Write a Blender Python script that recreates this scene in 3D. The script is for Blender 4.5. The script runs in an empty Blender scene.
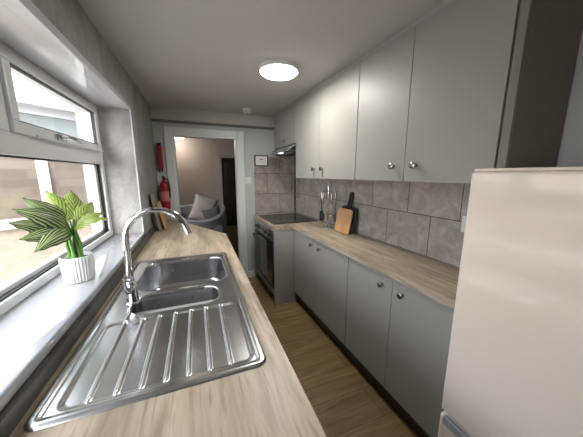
import bpy, bmesh, math, random
from mathutils import Vector, Matrix, Euler
random.seed(7)
PI = math.pi
scene = bpy.context.scene
C = scene.collection
CZ = 1.33                      # eye height above the floor
AL = math.radians(2.3)         # the right-hand run is slightly out of square
WX = 1.332

# ------------------------------------------------------------------ mesh builder
class MB:
    def __init__(s):
        s.bm = bmesh.new(); s.uv = s.bm.loops.layers.uv.new('UVMap')
    def _take(s, verts, M):
        if M is not None: bmesh.ops.transform(s.bm, matrix=M, verts=verts)
    def box(s, x0, x1, y0, y1, z0, z1, bev=0.0, M=None, seg=2):
        r = bmesh.ops.create_cube(s.bm, size=1.0); vs = r['verts']
        for v in vs:
            v.co = Vector(((x0+x1)/2+v.co.x*(x1-x0), (y0+y1)/2+v.co.y*(y1-y0), (z0+z1)/2+v.co.z*(z1-z0)))
        if bev > 0:
            es = list({e for v in vs for e in v.link_edges})
            r = bmesh.ops.bevel(s.bm, geom=es, offset=bev, segments=seg, affect='EDGES', profile=0.5)
            vs = list({v for f in r['faces'] for v in f.verts} | {v for v in vs if v.is_valid})
        s._take(vs, M); return s
    def cyl(s, c, r, h, axis='Z', n=32, r2=None, bev=0.0, M=None):
        r2 = r if r2 is None else r2
        rr = bmesh.ops.create_cone(s.bm, cap_ends=True, segments=n, radius1=r, radius2=r2, depth=h); vs = rr['verts']
        if bev > 0:
            es = [e for e in {e for v in vs for e in v.link_edges} if any(len(f.verts) > 4 for f in e.link_faces)]
            q = bmesh.ops.bevel(s.bm, geom=es, offset=bev, segments=2, affect='EDGES', profile=0.5)
            vs = list({v for f in q['faces'] for v in f.verts} | {v for v in vs if v.is_valid})
        rot = {'Z': Matrix.Identity(4), 'X': Matrix.Rotation(PI/2, 4, 'Y'), 'Y': Matrix.Rotation(-PI/2, 4, 'X')}[axis]
        T = Matrix.Translation(Vector(c)) @ rot
        if M is not None: T = M @ T
        bmesh.ops.transform(s.bm, matrix=T, verts=vs); return s
    def sphere(s, c, r, sc=(1,1,1), M=None, u=24, v=14):
        rr = bmesh.ops.create_uvsphere(s.bm, u_segments=u, v_segments=v, radius=r)
        T = Matrix.Translation(Vector(c)) @ Matrix.Diagonal((sc[0], sc[1], sc[2], 1))
        if M is not None: T = M @ T
        bmesh.ops.transform(s.bm, matrix=T, verts=rr['verts']); return s
    def lathe(s, prof, c=(0,0,0), n=40, M=None, rf=None):
        rings = []; vs = []
        for k, (r, z) in enumerate(prof):
            ring = []
            for i in range(n):
                a = 2*PI*i/n; q = r if rf is None else r*rf(i, k)
                v = s.bm.verts.new((c[0]+q*math.cos(a), c[1]+q*math.sin(a), c[2]+z)); ring.append(v); vs.append(v)
            rings.append(ring)
        for a, b in zip(rings[:-1], rings[1:]):
            for i in range(n):
                j = (i+1) % n; s.bm.faces.new((a[i], a[j], b[j], b[i]))
        if prof[0][0] > 1e-5: s.bm.faces.new(rings[0][::-1])
        if prof[-1][0] > 1e-5: s.bm.faces.new(rings[-1])
        s._take(vs, M); return s
    def tube(s, pts, r, n=16, cap=True, M=None):
        pts = [Vector(p) for p in pts]; rings = []; vs = []; up = None
        rs = r if isinstance(r, (list, tuple)) else [r]*len(pts)
        for i, p in enumerate(pts):
            d = (pts[min(i+1, len(pts)-1)]-pts[max(i-1, 0)]).normalized()
            if up is None:
                up = Vector((0,0,1)) if abs(d.z) < .9 else Vector((1,0,0))
            a = d.cross(up).normalized(); b = a.cross(d).normalized(); up = b
            ring = []
            for k in range(n):
                t = 2*PI*k/n; v = s.bm.verts.new(p+(a*math.cos(t)+b*math.sin(t))*rs[i]); ring.append(v); vs.append(v)
            rings.append(ring)
        for a, b in zip(rings[:-1], rings[1:]):
            for k in range(n):
                j = (k+1) % n; s.bm.faces.new((a[k], a[j], b[j], b[k]))
        if cap: s.bm.faces.new(rings[0][::-1]); s.bm.faces.new(rings[-1])
        s._take(vs, M); return s
    def prism(s, poly, z0, z1, M=None, bev=0):
        lo = [s.bm.verts.new((p[0], p[1], z0)) for p in poly]; hi = [s.bm.verts.new((p[0], p[1], z1)) for p in poly]
        n = len(poly); fs = [s.bm.faces.new(lo[::-1]), s.bm.faces.new(hi)]
        for i in range(n):
            j = (i+1) % n; fs.append(s.bm.faces.new((lo[i], lo[j], hi[j], hi[i])))
        vs = lo+hi
        if bev > 0:
            q = bmesh.ops.bevel(s.bm, geom=list(fs[1].edges), offset=bev, segments=3, affect='EDGES', profile=0.5)
            vs = list({v for f in q['faces'] for v in f.verts} | {v for v in vs if v.is_valid})
        s._take(vs, M); return s
    def quad(s, a, b, c, d):
        s.bm.faces.new([s.bm.verts.new(p) for p in (a, b, c, d)]); return s
    def xf(s, M): bmesh.ops.transform(s.bm, matrix=M, verts=s.bm.verts[:]); return s
    def build(s, name, mat, parent=None, smooth=False, ang=35, loc=None, rotz=0):
        bmesh.ops.recalc_face_normals(s.bm, faces=s.bm.faces[:])
        me = bpy.data.meshes.new(name); s.bm.to_mesh(me); s.bm.free()
        if mat is not None: me.materials.append(mat)
        if smooth:
            for p in me.polygons: p.use_smooth = True
            if ang < 180: me.set_sharp_from_angle(angle=math.radians(ang))
        o = bpy.data.objects.new(name, me); C.objects.link(o)
        if parent is not None: o.parent = parent
        if loc is not None: o.location = loc
        o.rotation_euler = (0, 0, rotz)
        return o

def tag(o, label=None, cat=None, group=None, kind=None):
    if label: o['label'] = label
    if cat: o['category'] = cat
    if group: o['group'] = group
    if kind: o['kind'] = kind
    return o
def empty(name, loc=(0,0,0), rotz=0, label=None, cat=None, group=None, kind=None):
    o = bpy.data.objects.new(name, None); o.empty_display_size = .05; C.objects.link(o)
    o.location = loc; o.rotation_euler = (0,0,rotz)
    return tag(o, label, cat, group, kind)
def RT(lx, ly, z=0):           # right-run coordinates: lx from the wall (negative = into the room), ly along it
    return Vector((WX+lx*math.cos(AL)-ly*math.sin(AL), lx*math.sin(AL)+ly*math.cos(AL), z))

# ------------------------------------------------------------------ materials
def new_mat(name):
    m = bpy.data.materials.new(name); m.use_nodes = True
    return m, m.node_tree, m.node_tree.nodes['Principled BSDF']
def L(nt, a, b): nt.links.new(a, b)
def plain(name, col, rough=.5, metal=0, coat=0, spec=.5, bump=0, bscale=40, emit=None, es=0, sheen=0):
    m, nt, b = new_mat(name)
    b.inputs['Base Color'].default_value = (*col, 1); b.inputs['Roughness'].default_value = rough
    b.inputs['Metallic'].default_value = metal; b.inputs['Coat Weight'].default_value = coat
    b.inputs['Coat Roughness'].default_value = .08
    b.inputs['Specular IOR Level'].default_value = spec
    b.inputs['Sheen Weight'].default_value = sheen
    tc = nt.nodes.new('ShaderNodeTexCoord'); n = nt.nodes.new('ShaderNodeTexNoise')
    n.inputs['Scale'].default_value = bscale; n.inputs['Detail'].default_value = 4
    L(nt, tc.outputs['Object'], n.inputs['Vector'])
    mr = nt.nodes.new('ShaderNodeMapRange'); L(nt, n.outputs['Fac'], mr.inputs['Value'])
    mr.inputs['To Min'].default_value = max(rough-.03, 0); mr.inputs['To Max'].default_value = min(rough+.03, 1)
    L(nt, mr.outputs['Result'], b.inputs['Roughness'])
    if bump:
        bp = nt.nodes.new('ShaderNodeBump'); bp.inputs['Strength'].default_value = bump; bp.inputs['Distance'].default_value = .002
        L(nt, n.outputs['Fac'], bp.inputs['Height']); L(nt, bp.outputs['Normal'], b.inputs['Normal'])
    if emit:
        b.inputs['Emission Color'].default_value = (*emit, 1); b.inputs['Emission Strength'].default_value = es
    return m
def ramp(nt, stops):
    r = nt.nodes.new('ShaderNodeValToRGB'); e = r.color_ramp.elements
    while len(e) > 1: e.remove(e[-1])
    e[0].position, e[0].color = stops[0][0], (*stops[0][1], 1)
    for p, c in stops[1:]:
        q = e.new(p); q.color = (*c, 1)
    return r
def mapping(nt, coord='Object', scale=(1,1,1), rot=(0,0,0), loc=(0,0,0)):
    tc = nt.nodes.new('ShaderNodeTexCoord'); mp = nt.nodes.new('ShaderNodeMapping')
    mp.inputs['Scale'].default_value = scale; mp.inputs['Rotation'].default_value = rot; mp.inputs['Location'].default_value = loc
    L(nt, tc.outputs[coord], mp.inputs['Vector']); return mp
def noise(nt, vec, scale, detail=5, rough=.55, dist=0):
    n = nt.nodes.new('ShaderNodeTexNoise'); n.inputs['Scale'].default_value = scale; n.inputs['Detail'].default_value = detail
    n.inputs['Roughness'].default_value = rough; n.inputs['Distortion'].default_value = dist
    L(nt, vec, n.inputs['Vector']); return n
def mixc(nt, fac, a, b, mode='MIX'):
    m = nt.nodes.new('ShaderNodeMix'); m.data_type = 'RGBA'; m.blend_type = mode
    for sock, v in ((m.inputs[0], fac), (m.inputs[6], a), (m.inputs[7], b)):
        if hasattr(v, 'is_linked') or hasattr(v, 'links'): L(nt, v, sock)
        elif isinstance(v, (int, float)): sock.default_value = v
        else: sock.default_value = (*v, 1)
    return m.outputs[2]

def mat_oak(name='pale_oak_laminate'):
    m, nt, b = new_mat(name)
    mp = mapping(nt, 'Object', (1, .10, 1)); n1 = noise(nt, mp.outputs[0], 26, 8, .62, .6)
    r1 = ramp(nt, [(.22, (.21,.16,.105)), (.42, (.39,.315,.225)), (.6, (.49,.405,.305)), (.8, (.58,.495,.39))]); L(nt, n1.outputs['Fac'], r1.inputs[0])
    mp2 = mapping(nt, 'Object', (1, .22, 1), loc=(3,1,0)); n2 = noise(nt, mp2.outputs[0], 5.5, 4, .6, 1.2)
    r2 = ramp(nt, [(.34, (.66,.64,.62)), (.5, (.95,.95,.95)), (.68, (1.06,1.0,.95))]); L(nt, n2.outputs['Fac'], r2.inputs[0])
    c = mixc(nt, 1.0, r1.outputs[0], r2.outputs[0], 'MULTIPLY')
    mp3 = mapping(nt, 'Object', (1, .06, 1), loc=(7,2,0)); n3 = noise(nt, mp3.outputs[0], 85, 4, .6, .3)
    r3 = ramp(nt, [(.34, (.55,.49,.43)), (.46, (1.02,1.02,1.02))]); L(nt, n3.outputs['Fac'], r3.inputs[0])
    c = mixc(nt, .75, c, r3.outputs[0], 'MULTIPLY')
    mp4 = mapping(nt, 'Object', (1, .3, 1), loc=(2.3,.4,0)); v = nt.nodes.new('ShaderNodeTexVoronoi'); v.inputs['Scale'].default_value = 5.2
    L(nt, mp4.outputs[0], v.inputs['Vector'])
    r4 = ramp(nt, [(0.02, (.40,.31,.24)), (.06, (.75,.69,.63)), (.12, (1,1,1))]); L(nt, v.outputs['Distance'], r4.inputs[0])
    c = mixc(nt, .7, c, r4.outputs[0], 'MULTIPLY')
    L(nt, c, b.inputs['Base Color']); b.inputs['Roughness'].default_value = .42
    bp = nt.nodes.new('ShaderNodeBump'); bp.inputs['Strength'].default_value = .12; bp.inputs['Distance'].default_value = .002
    L(nt, n1.outputs['Fac'], bp.inputs['Height']); L(nt, bp.outputs['Normal'], b.inputs['Normal'])
    return m
def mat_floor():
    m, nt, b = new_mat('laminate_floor')
    mp = mapping(nt, 'Object', (1, 1, 1), loc=(.3,.07,0))
    br = nt.nodes.new('ShaderNodeTexBrick'); L(nt, mp.outputs[0], br.inputs['Vector'])
    br.inputs['Scale'].default_value = 1; br.inputs['Brick Width'].default_value = 1.2; br.inputs['Row Height'].default_value = .19
    br.inputs['Mortar Size'].default_value = .0016; br.offset = .37
    br.inputs['Color1'].default_value = (1.08,1.05,1,1); br.inputs['Color2'].default_value = (.80,.80,.80,1); br.inputs['Mortar'].default_value = (.35,.32,.28,1)
    mp2 = mapping(nt, 'Object', (.11, 1, 1)); n = noise(nt, mp2.outputs[0], 22, 7, .62, .9)
    r = ramp(nt, [(.28, (.12,.078,.034)), (.5, (.215,.150,.070)), (.75, (.31,.228,.118))]); L(nt, n.outputs['Fac'], r.inputs[0])
    c = mixc(nt, 1, r.outputs[0], br.outputs['Color'], 'MULTIPLY')
    L(nt, c, b.inputs['Base Color']); b.inputs['Roughness'].default_value = .38
    return m
def mat_tile(ox, oy, axis):
    # stone-effect ceramic tiles in a half bond, grout lines as shallow grooves
    m, nt, b = new_mat('stone_tile')
    tc = nt.nodes.new('ShaderNodeTexCoord'); sp = nt.nodes.new('ShaderNodeSeparateXYZ'); L(nt, tc.outputs['Object'], sp.inputs[0])
    cb = nt.nodes.new('ShaderNodeCombineXYZ'); L(nt, sp.outputs[axis], cb.inputs[0]); L(nt, sp.outputs['Z'], cb.inputs[1])
    mp = nt.nodes.new('ShaderNodeMapping'); mp.inputs['Location'].default_value = (ox, oy, 0); L(nt, cb.outputs[0], mp.inputs['Vector'])
    br = nt.nodes.new('ShaderNodeTexBrick'); L(nt, mp.outputs[0], br.inputs['Vector'])
    br.inputs['Scale'].default_value = 1; br.inputs['Brick Width'].default_value = .336; br.inputs['Row Height'].default_value = .25
    br.inputs['Mortar Size'].default_value = .0028; br.inputs['Mortar Smooth'].default_value = .1; br.offset = .5
    br.inputs['Color1'].default_value = (.93,.93,.93,1); br.inputs['Color2'].default_value = (1.07,1.07,1.07,1); br.inputs['Mortar'].default_value = (.24,.21,.19,1)
    n = noise(nt, mp.outputs[0], 9, 9, .66, .9)
    r = ramp(nt, [(.28, (.235,.208,.19)), (.5, (.345,.312,.288)), (.72, (.49,.452,.42))]); L(nt, n.outputs['Fac'], r.inputs[0])
    c = mixc(nt, 1, r.outputs[0], br.outputs['Color'], 'MULTIPLY')
    L(nt, c, b.inputs['Base Color']); b.inputs['Roughness'].default_value = .36
    bp = nt.nodes.new('ShaderNodeBump'); bp.inputs['Strength'].default_value = .6; bp.inputs['Distance'].default_value = .002; bp.invert = True
    L(nt, br.outputs['Fac'], bp.inputs['Height']); L(nt, bp.outputs['Normal'], b.inputs['Normal'])
    return m
def mat_mottle(name, c0, c1, c2, scale=7, rough=.5, stretch=(1,1,1), bump=.25):
    m, nt, b = new_mat(name)
    mp = mapping(nt, 'Object', stretch); n = noise(nt, mp.outputs[0], scale, 9, .7, .5)
    r = ramp(nt, [(.3, c0), (.5, c1), (.7, c2)]); L(nt, n.outputs['Fac'], r.inputs[0]); L(nt, r.outputs[0], b.inputs['Base Color'])
    b.inputs['Roughness'].default_value = rough
    n2 = noise(nt, mp.outputs[0], scale*14, 4, .6)
    bp = nt.nodes.new('ShaderNodeBump'); bp.inputs['Strength'].default_value = bump; bp.inputs['Distance'].default_value = .002
    L(nt, n2.outputs['Fac'], bp.inputs['Height']); L(nt, bp.outputs['Normal'], b.inputs['Normal'])
    return m
def mat_steel(name, rough=.22, stretch=(1,.06,1), col=(.56,.56,.56)):
    m, nt, b = new_mat(name)
    b.inputs['Base Color'].default_value = (*col, 1); b.inputs['Metallic'].default_value = 1
    mp = mapping(nt, 'Object', stretch); n = noise(nt, mp.outputs[0], 60, 2, .5)
    mr = nt.nodes.new('ShaderNodeMapRange'); mr.inputs['To Min'].default_value = rough-.03; mr.inputs['To Max'].default_value = rough+.04
    L(nt, n.outputs['Fac'], mr.inputs['Value'])
    mp2 = mapping(nt, 'Object', (1,1,1)); n2 = noise(nt, mp2.outputs[0], 14, 5, .6)      # dried water marks
    r2 = ramp(nt, [(.5, (0,0,0)), (.75, (.03,.03,.03))]); L(nt, n2.outputs['Fac'], r2.inputs[0])
    ad = nt.nodes.new('ShaderNodeMath'); ad.operation = 'ADD'; L(nt, mr.outputs[0], ad.inputs[0]); L(nt, r2.outputs[0], ad.inputs[1])
    L(nt, ad.outputs[0], b.inputs['Roughness'])
    bp = nt.nodes.new('ShaderNodeBump'); bp.inputs['Strength'].default_value = .004; bp.inputs['Distance'].default_value = .001
    L(nt, n.outputs['Fac'], bp.inputs['Height']); L(nt, bp.outputs['Normal'], b.inputs['Normal'])
    return m
def mat_glass(name, tint=(1,1,1), refl=.08):
    m = bpy.data.materials.new(name); m.use_nodes = True; nt = m.node_tree; nt.nodes.clear()
    out = nt.nodes.new('ShaderNodeOutputMaterial'); t = nt.nodes.new('ShaderNodeBsdfTransparent'); t.inputs[0].default_value = (*tint, 1)
    g = nt.nodes.new('ShaderNodeBsdfGlossy'); g.inputs['Roughness'].default_value = .02
    fr = nt.nodes.new('ShaderNodeFresnel'); geo = nt.nodes.new('ShaderNodeNewGeometry'); mr = nt.nodes.new('ShaderNodeMapRange')
    mr.inputs['To Min'].default_value = 1.35; mr.inputs['To Max'].default_value = 1/1.35
    L(nt, geo.outputs['Backfacing'], mr.inputs['Value']); L(nt, mr.outputs['Result'], fr.inputs['IOR'])
    mx = nt.nodes.new('ShaderNodeMixShader'); L(nt, fr.outputs[0], mx.inputs[0]); L(nt, t.outputs[0], mx.inputs[1]); L(nt, g.outputs[0], mx.inputs[2])
    L(nt, mx.outputs[0], out.inputs[0]); return m
def mat_leaf(name, dark, light, freq, slope, width):
    m, nt, b = new_mat(name)
    uv = nt.nodes.new('ShaderNodeUVMap'); uv.uv_map = 'UVMap'; sp = nt.nodes.new('ShaderNodeSeparateXYZ'); L(nt, uv.outputs[0], sp.inputs[0])
    def math_(op, a, bb):
        n = nt.nodes.new('ShaderNodeMath'); n.operation = op
        for i, v in enumerate((a, bb)):
            if v is None: continue
            if isinstance(v, (int, float)): n.inputs[i].default_value = v
            else: L(nt, v, n.inputs[i])
        return n.outputs[0]
    au = math_('ABSOLUTE', math_('SUBTRACT', sp.outputs[0], .5), None)
    t = math_('MULTIPLY', math_('ADD', math_('MULTIPLY', sp.outputs[1], slope[0]), math_('MULTIPLY', au, slope[1])), freq)
    s = math_('SINE', t, None)
    r = ramp(nt, [(width[0], dark), (width[1], light)])
    L(nt, math_('ADD', math_('MULTIPLY', s, .5), .5), r.inputs[0])
    mid = ramp(nt, [(.010, (1,1,1)), (.022, (0,0,0))]); L(nt, au, mid.inputs[0])
    c = mixc(nt, mid.outputs[0], r.outputs[0], tuple(x*1.0 for x in light))
    L(nt, c, b.inputs['Base Color']); b.inputs['Roughness'].default_value = .42
    return m

M = {}
M['oak'] = mat_oak()
M['floor'] = mat_floor()
M['cab'] = plain('grey_cabinet_laminate', (.282,.276,.256), .46, bump=.03, bscale=300)
M['cab_in'] = plain('cabinet_carcass_grey', (.33,.335,.335), .5)
M['panel_dark'] = plain('dark_grey_end_panel', (.17,.142,.11), .45)
M['plinth'] = plain('dark_brown_plinth', (.05,.032,.024), .5)
M['wallpaper'] = mat_mottle('silver_grey_wallpaper', (.19,.20,.19), (.285,.295,.28), (.40,.41,.39), 6, .5, (1,1,.55), .35)
M['reveal'] = mat_mottle('pale_stone_reveal_paper', (.24,.232,.228), (.34,.332,.328), (.46,.455,.45), 8, .5, (1,1,.8), .2)
M['ceiling'] = plain('matt_ceiling_paint', (.52,.51,.485), .75, bump=.15, bscale=60)
M['greenwhite'] = plain('pale_sage_wall_paint', (.50,.53,.52), .55)
M['rightwall'] = plain('grey_white_wall_paint', (.52,.53,.535), .6)
M['gloss'] = plain('white_gloss_pvc', (.68,.69,.71), .10, coat=.3)
M['pvc'] = plain('white_satin_window_pvc', (.72,.735,.74), .3)
M['architrave'] = plain('white_satin_woodwork', (.72,.75,.745), .35)
M['gasket'] = plain('black_rubber_gasket', (.015,.015,.017), .5)
M['steel'] = mat_steel('brushed_stainless_steel', .24)
M['steelb'] = mat_steel('stainless_bowl', .24, (1,.25,.08), (.45,.45,.46))
M['chrome'] = plain('polished_chrome', (.78,.78,.79), .07, metal=1)
M['nickel'] = plain('brushed_nickel', (.36,.34,.32), .25, metal=1)
M['fridge'] = plain('white_fridge_enamel', (.76,.675,.58), .10, coat=.5, bump=.03, bscale=30)
M['hob'] = plain('black_ceramic_glass', (.008,.008,.009), .08, spec=.3)
M['black'] = plain('black_plastic', (.018,.018,.019), .4)
M['blackwood'] = plain('black_stained_wood', (.022,.021,.02), .45)
M['oven_steel'] = plain('oven_brushed_steel', (.42,.42,.43), .3, metal=1)
M['ovenglass'] = plain('dark_oven_glass', (.012,.012,.014), .07)
M['red'] = plain('red_enamel', (.27,.012,.018), .3, coat=.3)
M['redplastic'] = plain('red_plastic_case', (.26,.016,.024), .4)
M['paper'] = plain('white_paper', (.8,.8,.79), .7)
M['ink'] = plain('grey_ink', (.25,.25,.26), .7)
M['plastic_w'] = plain('white_moulded_plastic', (.75,.76,.75), .35)
M['diffuser'] = plain('lit_opal_diffuser', (.9,.9,.9), .4, emit=(1,.985,.95), es=14)
M['hoodlamp'] = plain('lit_hood_lamp', (.9,.9,.9), .4, emit=(1,.98,.94), es=3.5)
M['pot'] = plain('white_fluted_ceramic', (.78,.79,.79), .35)
M['soil'] = plain('dark_soil', (.03,.022,.016), .9, bump=1, bscale=120)
M['leafA'] = mat_leaf('striped_dark_leaf', (.022,.062,.016), (.42,.50,.24), 34, (.2, 1.25), (.58, .80))
M['leafB'] = mat_leaf('yellow_green_leaf', (.07,.15,.025), (.36,.44,.10), 26, (1.6, -1.9), (.22, .55))
M['stem'] = plain('green_stem', (.10,.24,.04), .45)
M['pinkwall'] = plain('pale_pink_wall_paint', (.50,.44,.42), .7)
M['darkdoor'] = plain('near_black_door_paint', (.016,.013,.012), .4)
M['brownfloor'] = mat_mottle('dark_brown_wood_floor', (.05,.025,.016), (.09,.048,.03), (.13,.075,.045), 12, .4, (1,.2,1), .05)
M['sofa'] = plain('grey_woven_fabric', (.22,.22,.225), .9, bump=.6, bscale=220, sheen=.3)
M['cushion'] = plain('beige_plush_fabric', (.32,.28,.25), .95, bump=.5, bscale=150, sheen=.4)
M['darkcushion'] = plain('charcoal_fabric', (.10,.095,.095), .95, bump=.5, bscale=150)
M['glass'] = mat_glass('window_glass')
M['boardA'] = mat_mottle('bamboo_board', (.42,.22,.10), (.56,.32,.16), (.66,.41,.22), 18, .45, (1,1,.12), .05)
M['boardB'] = mat_mottle('pale_board', (.20,.155,.105), (.28,.225,.16), (.34,.285,.21), 18, .5, (1,1,.12), .05)
M['lamp_shade'] = plain('lit_glass_shade', (.9,.85,.7), .5, emit=(1,.9,.66), es=3)
M['render'] = mat_mottle('beige_masonry_render', (.26,.22,.17), (.33,.285,.23), (.38,.34,.28), 5, .9)
M['rooftile'] = plain('beige_flat_roof_felt', (.33,.29,.235), .9)
M['extwhite'] = plain('exterior_white_paint', (.50,.51,.53), .6)
M['extglass'] = plain('exterior_window_glass', (.20,.235,.23), .06, spec=.5)
M['yard'] = mat_mottle('concrete_yard', (.3,.28,.25), (.38,.36,.33), (.45,.43,.4), 4, .9)
M['hedge'] = plain('clipped_hedge', (.05,.09,.03), .9, bump=1, bscale=40)
def mat_brick():
    m, nt, b = new_mat('weathered_brick')
    mp = mapping(nt, 'Object', (1,1,1), rot=(PI/2,0,0))
    tc = nt.nodes.new('ShaderNodeTexCoord'); sp = nt.nodes.new('ShaderNodeSeparateXYZ'); L(nt, tc.outputs['Object'], sp.inputs[0])
    cb = nt.nodes.new('ShaderNodeCombineXYZ'); L(nt, sp.outputs['X'], cb.inputs[0]); L(nt, sp.outputs['Z'], cb.inputs[1])
    br = nt.nodes.new('ShaderNodeTexBrick'); L(nt, cb.outputs[0], br.inputs['Vector']); br.inputs['Scale'].default_value = 1
    br.inputs['Brick Width'].default_value = .55; br.inputs['Row Height'].default_value = .11; br.inputs['Mortar Size'].default_value = .007
    br.inputs['Color1'].default_value = (.11,.088,.072,1); br.inputs['Color2'].default_value = (.18,.155,.13,1); br.inputs['Mortar'].default_value = (.14,.11,.09,1)
    L(nt, br.outputs['Color'], b.inputs['Base Color']); b.inputs['Roughness'].default_value = .9; return m
M['brick'] = mat_brick()

def struct(o, label=None):
    o['kind'] = 'structure'
    if label: o['label'] = label
    return o

# ------------------------------------------------------------------ room shell
YF = 3.0; ZC = 2.005; YB = -1.3; XL = -.395
ZS = .903        # window board
ZT = 1.764       # soffit over the window
XR = -.60        # inside face of the window frame
WY0, WY1 = -.42, 2.04
struct(MB().box(-.9, 1.75, YB-.1, YF+.11, -.05, 0).build('floor', M['floor']), 'brown wood laminate floor of the galley kitchen')
struct(MB().box(-.75, 2.3, YF+.11, 6.4, -.05, 0).build('floor', M['brownfloor']), 'dark brown floor of the room beyond the doorway')
struct(MB().box(-.9, 1.75, YB-.1, YF+.11, ZC, ZC+.08).build('ceiling', M['ceiling']), 'off white matt kitchen ceiling')
struct(MB().box(-.75, 2.3, YF+.11, 6.4, 2.18, 2.26).build('ceiling', M['ceiling']), 'ceiling of the room beyond the doorway')
# left wall, with the window opening
wl = MB()
wl.box(-.70, XL, YB, YF, 0, ZS-.03)
wl.box(-.70, XL, YB, YF, ZT+.014, ZC)
wl.box(-.70, XL, WY1, YF, ZS-.03, ZT+.014)
wl.box(-.70, XL, YB, WY0, ZS-.03, ZT+.014)
wl = struct(wl.build('wall_left', M['wallpaper']), 'silver grey papered wall around the window')
MB().box(XR+.005, XL-.002, WY1-.004, WY1, ZS, ZT).build('reveal_panel', M['reveal'], wl)
MB().box(XR+.005, XL-.002, WY0, WY0+.004, ZS, ZT).build('reveal_panel', M['reveal'], wl)
# far wall with doorway
DX0, DX1, DZ = -.215, .470, 1.75
wf = MB()
wf.box(-.75, DX0, YF, YF+.11, 0, 2.26); wf.box(DX1, 2.4, YF, YF+.11, 0, 2.26); wf.box(DX0, DX1, YF, YF+.11, DZ, 2.26)
wf = struct(wf.build('wall_far', M['greenwhite']), 'pale painted end wall around the doorway')
MB().box(.664, 1.222, YF-.008, YF, .0, 1.54).build('tile_splashback', mat_tile(.015, -.085, 'X'), wf)
struct(MB().box(XL, 1.25, YF-.035, YF, 1.885, ZC).build('trim_1', M['ceiling']), 'shallow boxed beam above the doorway')
struct(MB().box(XL, 1.25, YF-.045, YF, 1.862, 1.885, .003).build('trim_2', plain('grey_trim_strip', (.16,.16,.15), .5)), 'dark trim strip under the boxed beam')
# right wall (out of square)
wr = MB().box(0, .3, YB-.05, 3.2, 0, ZC).xf(Matrix.Translation((WX,0,0)) @ Matrix.Rotation(AL, 4, 'Z'))
wr = struct(wr.build('wall_right', M['rightwall']), 'plain light grey painted right wall')
tl = MB().box(-.008, 0, .30, .566, .70, 1.297).box(-.008, 0, .566, 2.96, .70, 1.64).build('tile_splashback', mat_tile(-.024, -.085, 'Y'), wr, loc=(WX,0,0), rotz=AL)
struct(MB().box(-.9, 1.75, YB-.1, YB, 0, ZC).build('wall_back', M['rightwall']), 'plain wall behind the camera')
struct(MB().box(.548, .655, YF-.018, YF, 0, .085, .004).build('baseboard_far', M['architrave']), 'white skirting beside the oven')
# room beyond
struct(MB().box(-.80, -.75, YF, 3.4, 0, 2.26).box(-.80, -.75, 4.5, 6.5, 0, 2.26).box(-.80, -.75, 3.4, 4.5, -.05, .9).box(-.80, -.75, 3.4, 4.5, 1.9, 2.26).build('wall_left', M['pinkwall']), 'left wall of the room beyond')
w2 = struct(empty('window_2'), 'white framed window in the room beyond')
MB().box(-.80, -.74, 3.4, 3.45, .9, 1.9).box(-.80, -.74, 4.45, 4.5, .9, 1.9).box(-.80, -.74, 3.45, 4.45, .9, .95).box(-.80, -.74, 3.45, 4.45, 1.85, 1.9).build('window_frame', M['pvc'], w2)
MB().box(-.778, -.772, 3.45, 4.45, .95, 1.85).build('pane', M['glass'], w2)
struct(MB().box(2.3, 2.4, YF+.11, 6.5, 0, 2.26).build('wall_right', M['pinkwall']), 'right wall of the room beyond')
struct(MB().box(-.75, 2.4, 6.4, 6.5, 0, 2.26).build('wall_far', M['pinkwall']), 'pale pink wall seen through the doorway')
# doorway lining and architrave
d1 = struct(empty('door_1'), 'open doorway with white painted frame')
MB().box(DX0-.0, DX0+.018, YF-.004, YF+.115, 0, DZ).box(DX1-.018, DX1, YF-.004, YF+.115, 0, DZ).box(DX0+.018, DX1-.018, YF-.004, YF+.115, DZ-.018, DZ).build('door_lining', M['architrave'], d1)
for (x0, x1, z0, z1) in ((DX0-.078, DX0+.0, 0, DZ+.07), (DX1, DX1+.078, 0, DZ+.07), (DX0, DX1, DZ, DZ+.07)):
    MB().box(x0, x1, YF-.022, YF-.0005, z0, z1, .005).build('architrave', M['architrave'], d1)
# dark door in the room beyond
d2 = struct(empty('door_2', (0,0,0)), 'near black panelled door in the room beyond')
dd = MB().box(.60, 1.36, 6.355, 6.395, .01, 1.72)
for (x0, x1) in ((.68, .95), (1.01, 1.28)):
    for (z0, z1) in ((.12, .62), (.72, 1.12), (1.2, 1.62)): dd.box(x0, x1, 6.345, 6.36, z0, z1, .008)
dd.build('door_leaf', M['darkdoor'], d2)
MB().sphere((1.28, 6.32, .9), .028).cyl((1.28,6.34,.9), .012, .04, 'Y').build('door_knob', M['nickel'], d2, True)
for (x0, x1, z0, z1) in ((.53, .60, 0, 1.79), (1.36, 1.43, 0, 1.79), (.53, 1.43, 1.72, 1.79)):
    MB().box(x0, x1, 6.375, 6.4, z0, z1, .004).build('architrave', M['pinkwall'], d2)

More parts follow.
